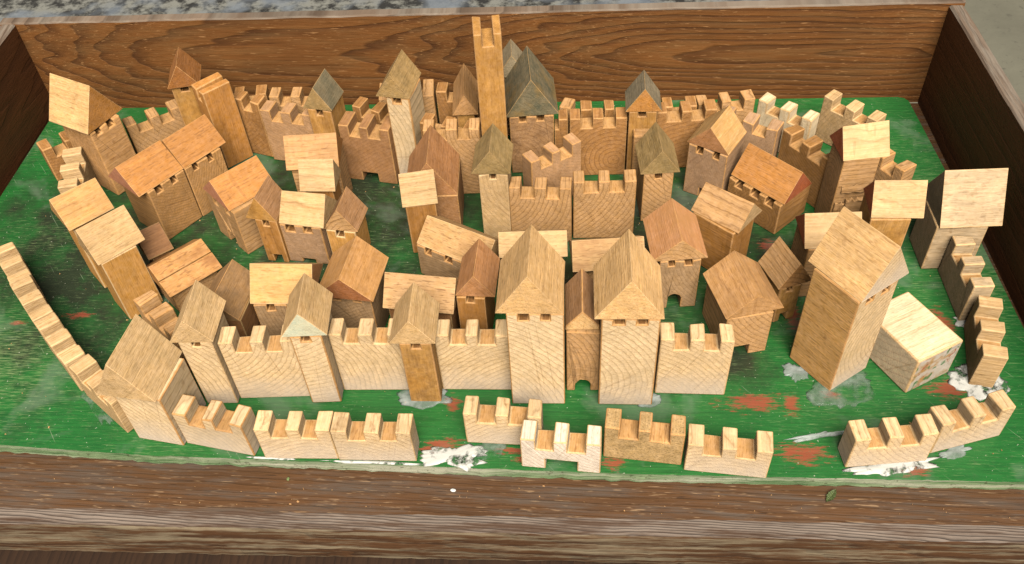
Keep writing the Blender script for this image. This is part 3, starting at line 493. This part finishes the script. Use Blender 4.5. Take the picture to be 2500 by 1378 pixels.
  ('gy',[15.057, 9.657, -0.524, 3.083, 3.064, 4.484, 3.277, 3.157, 1.841, -0.074, 0.141, -0.006],{'n': 'toy_house', 'm': 'greyrose', 'r': 'honeyfleck', 'l': 'house with two notches, dark rose gable and flecked right slope', 'c': 'toy house', 'g': 'roofed tower and house blocks', 'gab': 'rose', 'nt': [(0.22, 0.38), (0.62, 0.78)], 'door': ('rect', 0.4, 0.65, 0.8), 'pith': (8, 6)}),
  ('gx',[23.817, 5.756, 0.132, 2.493, 2.514, 6.702, 3.171, 2.754, 1.956, 0.185, 0.078, 0.034],{'n': 'toy_tower', 'm': 'tan', 'r': 'cream', 'l': 'tower with a splintered front and red left gable, in front of the right back walls', 'c': 'toy tower', 'g': 'roofed tower and house blocks', 'gab': 'red', 'ax': 'x'}),
  ('wall',[21.83, 9.151, -0.931, 4.683, 1.363, 4.615],{'n': 'battlement_block', 'm': 'ringdark', 'l': 'tall brown wall with wavy rings, left of the splintered tower', 'c': 'toy wall', 'g': 'walls on the back right', 'pith': (3, 8)}),
  ('wall',[17.754, 11.867, -0.499, 4.574, 1.323, 4.748],{'n': 'battlement_block', 'm': 'greyrose', 'l': 'wall with cross-hatched grey face behind the flecked-roof house', 'c': 'toy wall', 'g': 'walls on the back right', 'pith': (9, 9)}),
  ('wall',[12.92, 12.549, 0.096, 4.528, 1.38, 5.322],{'n': 'battlement_block', 'm': 'brown', 'l': 'wall right of the amber back tower', 'c': 'toy wall', 'g': 'back row walls', 'pith': (2, -6)}),
  ('wall',[11.651, 13.866, 0.065, 4.404, 1.332, 4.75],{'n': 'battlement_block', 'm': 'brownd', 'l': 'wall hidden behind the brown wall right of the amber back tower', 'c': 'toy wall', 'g': 'back row walls'}),
  ('wall',[16.078, 14.604, 0.164, 4.374, 1.286, 4.66],{'n': 'battlement_block', 'm': 'tan', 'l': 'wall close to the back board behind the flecked-roof house', 'c': 'toy wall', 'g': 'back row walls'}),
  ('wall',[20.939, 14.301, -0.67, 4.592, 1.31, 3.983],{'n': 'battlement_block', 'm': 'bright', 'l': 'wall with bright white merlon tops and dark face, next to the tan corner wall', 'c': 'toy wall', 'g': 'walls on the back right'}),
  ('wall',[25.876, 14.421, -0.77, 4.685, 1.277, 3.968],{'n': 'battlement_block', 'm': 'cream', 'l': 'outermost back right wall, bright topped, standing alone on the green board', 'c': 'toy wall', 'g': 'walls on the back right', 'pith': (8, -3)}),
  ('wall',[26.439, 7.363, -0.924, 4.436, 1.371, 5.078],{'n': 'battlement_block', 'm': 'tan', 'l': 'wall between the splintered tower and the large pale grey house', 'c': 'toy wall', 'g': 'walls on the back right'}),
  ('gy',[-20.428, -13.106, -0.168, 3.12, 3.29, 4.65, 3.745, 3.881, 3.188, -0.556, 0.074, 0.04],{'n': 'toy_house', 'm': 'creamb', 'r': 'olivepale', 'l': 'front-left gabled house with big worn pale roof', 'c': 'toy house', 'g': 'roofed tower and house blocks', 'pith': (-7, -2)}),
  ('wall',[-21.762, -7.245, -0.703, 4.44, 1.433, 3.983],{'n': 'battlement_block', 'm': 'tan', 'l': 'wall with striped merlons squeezed behind the front-left house', 'c': 'toy wall', 'g': 'inner walls on the left'}),
  ('gx',[-22.548, -1.607, 0.794, 3.536, 3.191, 2.116, 4.088, 4.023, 1.573, -0.0, 0.0, 0.002],{'n': 'toy_house', 'm': 'tan', 'r': 'tanbrown', 'l': 'low house with a cracked two-board roof, right of the left square-roofed towers', 'c': 'toy house', 'g': 'roofed tower and house blocks', 'crack': True}),
  ('gy',[-17.735, -5.621, -0.101, 2.625, 3.393, 3.288, 3.034, 3.894, 1.574, -0.252, 0.211, -0.017],{'n': 'toy_house', 'm': 'walnut', 'r': 'greytan', 'l': 'small house with greyish steep roof between the cracked roof and the golden roof', 'c': 'toy house', 'g': 'roofed tower and house blocks'}),
  ('gx',[-14.015, -5.019, 0.027, 3.602, 3.38, 3.98, 4.094, 3.729, 1.839, 0.092, 0.216, -0.029],{'n': 'toy_house', 'm': 'greyring', 'r': 'goldcream', 'l': 'house with bright golden streaked roof behind the second front tower', 'c': 'toy house', 'g': 'roofed tower and house blocks', 'nt': [(0.22, 0.38), (0.62, 0.78)], 'gab': 'rose', 'pith': (6, 4)}),
  ('gy',[-9.584, -4.456, -0.115, 3.285, 3.357, 4.286, 3.875, 4.03, 1.819, -0.0, -0.0, 0.002],{'n': 'toy_house', 'm': 'greyring', 'r': 'tanor', 'l': 'house with orange tan roof and a dark crack, turned slightly, left of the flecked roof', 'c': 'toy house', 'g': 'roofed tower and house blocks', 'gab': 'rosed', 'nt': [(0.22, 0.38), (0.62, 0.78)], 'pith': (3, -2)}),
  ('gx',[-4.949, -5.168, -0.1, 4.131, 2.55, 3.536, 4.645, 3.173, 1.704, 0.0, 0.0, -0.001],{'n': 'toy_house', 'm': 'walnut', 'r': 'fleck', 'l': 'house with pale heavily flecked roof behind the yellow stained front tower', 'c': 'toy house', 'g': 'roofed tower and house blocks'}),
  ('box',[9.606, 10.272, 0.029, 1.238, 0.976, 4.667],{'n': 'toy_block', 'm': 'tan', 'l': 'plain block end peeping out behind the worn olive roof', 'c': 'toy block', 'ax': 'y'}),
  ('box',[4.082, 13.712, -0.321, 0.916, 1.321, 4.863],{'n': 'toy_block', 'm': 'tan', 'l': 'single narrow block standing askew behind the big keep', 'c': 'toy block', 'ax': 'y'}),
  ('wall',[3.637, 11.994, 0.047, 1.009, 1.393, 5.045],{'n': 'battlement_block', 'm': 'brownd', 'l': 'short wall stub between the big keep and the wall with round growth rings', 'c': 'toy wall', 'g': 'back row walls', 'prof': (0, 0.02, 0.3, 1)}),
  ('wall',[-4.846, 11.338, -0.265, 4.227, 1.364, 4.893],{'n': 'battlement_block', 'm': 'brownd', 'l': 'wall hidden behind the wall at the foot of the tallest tower', 'c': 'toy wall', 'g': 'back row walls'}),
  ('wall',[-4.0, 15.86, -0.025, 4.51, 1.354, 4.861],{'n': 'battlement_block', 'm': 'brownd', 'l': 'wall behind the slim tower with narrow brown roof, against the back board', 'c': 'toy wall', 'g': 'back row walls'}),
  ('wall',[-8.63, 15.751, 0.112, 4.326, 2.284, 4.778],{'n': 'battlement_block', 'm': 'tan', 'l': 'thick wall showing one pale merlon right of the tall slim striped tower', 'c': 'toy wall', 'g': 'back row walls'}),
  ('wall',[-10.537, 13.618, -0.349, 4.086, 1.36, 4.702],{'n': 'battlement_block', 'm': 'brownd', 'l': 'wall behind the brown wall with the square gate gap', 'c': 'toy wall', 'g': 'back row walls'}),
  ('wall',[-20.811, 14.138, -0.314, 2.271, 1.157, 5.326],{'n': 'battlement_block', 'm': 'brownd', 'l': 'short two-merlon wall right of the grooved orange block', 'c': 'toy wall', 'g': 'back row walls', 'prof': (0, 0.333, 0.667, 1), 'pith': (-3, 5)}),
  ('wall',[-22.154, 15.65, 0.153, 4.411, 1.332, 4.753],{'n': 'battlement_block', 'm': 'brownd', 'l': 'left wall of the hindmost pair beside the grooved orange block', 'c': 'toy wall', 'g': 'back row walls'}),
  ('wall',[-17.39, 15.435, 0.023, 4.248, 1.352, 4.849],{'n': 'battlement_block', 'm': 'tan', 'l': 'right wall of the hindmost pair, behind the wall with pale ringed face', 'c': 'toy wall', 'g': 'back row walls'}),
  ('wall',[3.037, 8.276, 0.609, 4.395, 1.3, 4.846],{'n': 'battlement_block', 'm': 'tanrosel', 'l': 'wall standing aslant with hatched right face, behind the two joined middle walls', 'c': 'toy wall', 'g': 'walls of the inner castle', 'pith': (4, 9)}),
  ('wall',[-34.705, -1.701, -0.875, 4.375, 1.459, 2.789],{'n': 'battlement_block', 'm': 'cream', 'l': 'topmost wall in the slanting row at the left edge, cut by the picture edge', 'c': 'toy wall', 'g': 'outer walls along the left edge'}),
  ('wall',[-31.797, -5.186, -0.837, 4.669, 1.403, 2.941],{'n': 'battlement_block', 'm': 'cream', 'l': 'second wall from the top in the slanting row at the left edge', 'c': 'toy wall', 'g': 'outer walls along the left edge'}),
  ('wall',[-28.448, -8.724, -0.792, 4.888, 1.428, 2.931],{'n': 'battlement_block', 'm': 'cream', 'l': 'third wall from the top in the slanting row at the left edge', 'c': 'toy wall', 'g': 'outer walls along the left edge'}),
  ('wall',[-24.49, -12.111, -0.653, 4.725, 1.423, 3.016],{'n': 'battlement_block', 'm': 'cream', 'l': 'lowest wall of the slanting left row, its end behind the front-left house', 'c': 'toy wall', 'g': 'outer walls along the left edge', 'pith': (3, 6)}),
]
def WORN(m): return 'edge_pale' if m in ('pale','cream','white','bright','honey','honeyl','creamgrey','straw','creamstreak','goldcream','olivepale','fleck','creambrown','mint','goldl') else ('edge_dark' if m in ('oliveg','grey','greyo','olive','walnut','rosed','greyl','olivet') else 'edge_tan')
seed = 11
for typ, p, d in BLOCKS:
    seed += 1; rr = random.Random(seed)
    x, y, yaw, w, dp, h = p[:6]; ax = d.get('ax', 'y')
    pith = d.get('pith') or (rr.uniform(-1.6, 1.6)*w, rr.choice((-1, 1))*rr.uniform(.5, 1.5)*h)
    bv = rr.uniform(.06, .11)
    if typ == 'wall':
        e = d.get('prof') or (0, .19+rr.uniform(-.01, .01), .41+rr.uniform(-.01, .01), .59+rr.uniform(-.01, .01), .81+rr.uniform(-.01, .01), 1)
        no = [(e[i], e[i+1]) for i in range(1, len(e)-1, 2)]
        if d.get('prof') and len(e) == 4 and e[1] < .1: no = [(0, e[2])]
        bm = extrude_xz(outline(w, h, no, rr.uniform(.86, .97), d.get('door')), dp); mark(bm, w, h, 1.0, 1, True)
        o = finish(d['n'], bm, [d['m'], 'notch_floor'], ax, pith, seed, bevel=bv, worn=WORN(d['m']))
        o.location = (x*U, y*U, .0002); o.rotation_euler = (0, 0, yaw); tag(o, d['l'], d['c'], d['g']); continue
    if typ in ('box', 'tt', 'tt2'):
        if typ == 'box': bm = extrude_xz(outline(w, h), dp)
        elif typ == 'tt': bm = extrude_xz(outline(w, h, d['nt'], .95), dp)
        else:
            bm = extrude_xz(outline(dp, h, d['nt'], 1.0), w)
            bmesh.ops.rotate(bm, verts=bm.verts, matrix=Matrix.Rotation(math.pi/2, 3, 'Z'))
        mats = [d['m']]
        if d.get('endmat'):
            mats.append(d['endmat']); bm.faces.ensure_lookup_table(); bm.faces[0].material_index = 1
        o = finish(d['n'], bm, mats, ax, pith, seed, bevel=bv if typ != 'box' else .12, worn=WORN(d['m']))
        o.location = (x*U, y*U, .0002); o.rotation_euler = (0, 0, yaw); tag(o, d['l'], d['c'], d.get('g')); continue
    rx, ry, rh, ox, oy, dy = p[6:12]
    root = bpy.data.objects.new(d['n'], None); col.objects.link(root)
    root.location = (x*U, y*U, .0002); root.rotation_euler = (0, 0, yaw); root.empty_display_size = .01
    tag(root, d['l'], d['c'], d['g'])
    if d.get('sidedoor'):
        bm = extrude_xz(outline(dp, h, [(.22, .36), (.62, .76)], .7, ('arch', .36, .62, 1.35)), w)
        bmesh.ops.rotate(bm, verts=bm.verts, matrix=Matrix.Rotation(math.pi/2, 3, 'Z'))
    else:
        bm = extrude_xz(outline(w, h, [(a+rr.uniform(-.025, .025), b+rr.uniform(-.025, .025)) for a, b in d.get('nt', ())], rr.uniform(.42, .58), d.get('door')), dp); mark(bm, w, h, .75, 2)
    if d.get('fm'): bm.faces.ensure_lookup_table(); bm.faces[0].material_index = 1
    finish('body', bm, [d['m'], d.get('fm') or d['m'], 'notch_shade'], ax, pith, seed, root, bv, worn=WORN(d['m']))
    bm = roof_mesh(rx, ry, rh, typ == 'gy', d.get('eave', .06), d.get('crack'))
    pr = (rr.uniform(-1, 1)*2.5, -rr.uniform(.5, 3.0))
    rf = finish('roof', bm, [d['r'], d.get('gab') or d['r']], 'y' if typ == 'gy' else 'x', pr, seed+400, root, rr.uniform(.06, .11), worn=WORN(d['r']))
    rf.location = (ox*U, oy*U, (h+.012)*U); rf.rotation_euler = (0, 0, dy)
# ---- splintered lump on the front of the broken tower
for o in [q for q in col.objects if q.get('label', '').startswith('tower with a splintered front')]:
    rr = random.Random(77)
    for i, (x0, x1, z0, z1, t) in enumerate(((-1.15, -.35, .1, 3.0, .28), (-.45, .95, .1, 3.3, .42), (-.9, .9, 3.9, 4.55, .12))):
        P = []; n = 7
        for j in range(n+1): P.append((x0+(x1-x0)*j/n, z0))
        for j in range(n+1): P.append((x1-(x1-x0)*j/n, z1+rr.uniform(-.16, .16)))
        bm = extrude_xz(P, t)
        for v in bm.verts: v.co.y += -1.27-t/2-.005 + (.12 if v.co.z > z1-.3 and v.co.y < 0 else 0)
        finish('splinter', bm, ['tan'], 'x', (3, 2), 900+i, o, .03, 1, jit=.03)
# ---- cracked roof: a dark open joint between the two boards
# ---- dried glue
def glue(name, base, trans, rough=.25):
    k = NT(name); k.b.inputs['Base Color'].default_value = base; k.b.inputs['Roughness'].default_value = rough
    g = k.n('TexCoord').outputs['Object']; k.bump(k.noise(g, 160, 4), .4, .001)
    if trans or name == 'glue_white':
        tr = k.n('BsdfTransparent'); mx = k.n('MixShader'); mx.inputs[0].default_value = trans
        if name == 'glue_white': k.put(mx.inputs[0], k.ramp(k.noise(g, 95, 4, .7), (.50, 0), (.62, .95)))
        else: k.put(mx.inputs[0], k.ramp(k.noise(g, 60, 4, .65), (.3, max(trans-.25, 0)), (.6, min(trans+.2, 1))))
        out = k.t.nodes['Material Output']; k.t.links.new(k.b.outputs[0], mx.inputs[1]); k.t.links.new(tr.outputs[0], mx.inputs[2]); k.t.links.new(mx.outputs[0], out.inputs[0])
    MAT[name] = k.m
glue('glue_white', L((216,212,200)), 0, .45); glue('glue_clear', L((190,204,184)), .78, .12); glue('glue_milky', L((220,226,216)), .6, .2)
def blob(cx, cy, ra, rb, an, hgt, mat, label, seed, rough=.35, name='glue_smear', z=.01):
    bm = bmesh.new(); nr, na = 7, 56; rows = []
    ca, sa = math.cos(an), math.sin(an)
    for i in range(nr+1):
        f = i/nr; row = []
        for j in range(na):
            t = 2*math.pi*j/na
            e = 1 + rough*noise.noise((math.cos(t)*1.3+seed, math.sin(t)*1.3, seed*.7)) + rough*.7*noise.noise((math.cos(t)*4+seed, math.sin(t)*4, 3))
            x, y = f*e*ra*math.cos(t), f*e*rb*math.sin(t)
            zz = hgt*(1-f**3)*(.75+.5*noise.noise((x*1.5+seed, y*2.5, 1)))
            row.append(bm.verts.new((x*ca-y*sa, x*sa+y*ca, max(zz, 0)+.004)))
            if i == 0: break
        rows.append(row)
    for j in range(na): bm.faces.new((rows[0][0], rows[1][j], rows[1][(j+1) % na]))
    for i in range(1, nr):
        for j in range(na): bm.faces.new((rows[i][j], rows[i+1][j], rows[i+1][(j+1) % na], rows[i][(j+1) % na]))
    bm.faces.new([v for v in rows[nr]][::-1])
    o = finish(name, bm, [mat], bevel=0, jit=0, seed=seed); o.location = (cx*U, cy*U, z*U)
    for f in o.data.polygons: f.use_smooth = True
    return tag(o, label, 'glue', 'smears of dried glue')
GL = [(-2.35,-15.2,1.55,.75,.05,.14,'glue_white','lumpy white glue patch between the joined low walls and the square opening wall',.9),
 (-13.4,-15.74,1.4,.10,-.02,.1,'glue_white','thin white glue line under the left joined low wall',.5),
 (-7.2,-15.88,2.7,.12,-.02,.1,'glue_white','thin white glue line under the right joined low wall',.5),
 (23.3,-15.45,2.7,.5,.17,.12,'glue_white','white glue streak under the low wall at the bottom right',.5),
 (27.3,-14.3,1.0,.35,.35,.1,'glue_milky','milky glue smear under the bottom right corner wall',.5),
 (30.1,-9.0,1.6,1.5,0,.14,'glue_white','white glue spill under the wall at the right edge',.4),
 (21.6,-9.5,2.3,1.7,.5,.16,'glue_clear','clear glue pool round the foot of the tall tower house',.35),
 (18.9,-8.5,.8,.75,0,.16,'glue_milky','milky glue drip at the left foot of the tall tower house',.5),
 (-4.6,-10.9,1.6,.9,0,.16,'glue_milky','glue rim round the foot of the yellow stained front tower',.3),
 (9.6,-10.9,.8,.55,.3,.2,'glue_milky','glue drop at the right foot of the right gate tower',.3),
 (19.6,-13.3,1.5,.22,.2,.16,'glue_milky','glue ridge on the red paint patch left of the bottom right wall',.7),
 (30.6,-3.9,.8,.7,0,.14,'glue_white','white glue lump below the wall in front of the pale grey house',.5),
 (-0.2,-14.8,1.2,.7,0,.12,'glue_clear','clear glue film between the white glue patch and the square opening wall',.5),
 (-26.0,-11.6,2.4,.7,-.85,.12,'glue_clear','clear glue film along the lowest wall of the slanting left row',.4)]
for i, g_ in enumerate(GL): blob(*g_[:8], seed=i*3.7+2, rough=g_[8] if len(g_) > 8 else .35)
# ---- leaf and flakes on the floor plank
plain('leaf_green', L((118,132,78)), .6); plain('flake_white', L((232,230,222)), .6)
bm = bmesh.new(); n = 9; Lr = []; Rr = []; Cc = []
for i in range(n+1):
    f = i/n; wd_ = .19*math.sin(math.pi*min(f*1.05, 1))**.8*(1+.28*(i % 2)); xx = f*1.0-.5
    Cc.append(bm.verts.new((xx, 0, .06+.1*f*f))); Lr.append(bm.verts.new((xx+.06, wd_+.01, .14+.12*f))); Rr.append(bm.verts.new((xx+.06, -wd_-.01, .12+.1*f)))
for i in range(n):
    bm.faces.new((Cc[i], Cc[i+1], Lr[i+1], Lr[i])); bm.faces.new((Cc[i], Rr[i], Rr[i+1], Cc[i+1]))
bmesh.ops.solidify(bm, geom=bm.faces[:], thickness=.02)
o = finish('leaf', bm, ['leaf_green'], bevel=0, jit=0); o.location = (19.93*U, -16.95*U, -1.04*U); o.rotation_euler = (0, 0, math.radians(50))
tag(o, 'small dry green leaf lying on the floor plank at the right', 'leaf')
def flake(cx, cy, r, s, label, mat='flake_white'):
    bm = bmesh.new(); bmesh.ops.create_icosphere(bm, subdivisions=2, radius=r)
    for v in bm.verts: v.co.z *= .35; v.co.x *= 1+.4*noise.noise(v.co*3+Vector((s, 0, 0))); v.co.y *= .7
    o = finish('paint_flake', bm, [mat], bevel=0, jit=.01, seed=s); o.location = (cx*U, cy*U, (-1.02+r*.33)*U); o.rotation_euler = (0, 0, s)
    tag(o, label, 'flake')
flake(-2.25,-17.1,.16,3,'white paint flake on the floor plank below the big white glue patch')
flake(-12.5,-16.55,.13,5,'small pale chip on the floor plank below the left joined low wall','leaf_green')
# ---- knot hole in the board
k = NT('knot_dark'); k.b.inputs['Base Color'].default_value = L((22,24,14)); k.b.inputs['Roughness'].default_value = .9; MAT['knot_dark'] = k.m

# ---- crumbs, sawdust and tiny chips lying about
bm = bmesh.new(); rr = random.Random(44)
for i in range(230):
    if rr.random() < .8: x, y, z = rr.uniform(-40, 33), rr.uniform(-15.2, 19), .012
    else: x, y, z = rr.uniform(-40, 33), rr.uniform(-18.4, -16.6), -1.01
    a = rr.uniform(0, 6.3); l = rr.choice((.02, .03, .03, .04, .05, .08))*.9; w_ = l*rr.uniform(.25, .8)
    ca, sa = math.cos(a), math.sin(a)
    q = [bm.verts.new((x+u*ca-v_*sa, y+u*sa+v_*ca, z+.002+(.03 if k_ > 3 else 0)*rr.random())) for k_, (u, v_) in enumerate(((-l, -w_), (l, -w_), (l, w_), (-l, w_), (-l*.7, -w_*.7), (l*.7, -w_*.6), (l*.8, w_*.7), (-l*.6, w_*.7)))]
    for v_ in q[4:]: v_.co.z += .02
    bm.faces.new(q[4:])
    for j in range(4): bm.faces.new((q[j], q[(j+1) % 4], q[4+(j+1) % 4], q[4+j]))
o = finish('sawdust', bm, ['tan'], bevel=0, jit=0); tag(o, 'pale crumbs and sawdust scattered over the board and floor plank', 'sawdust', kind='stuff')
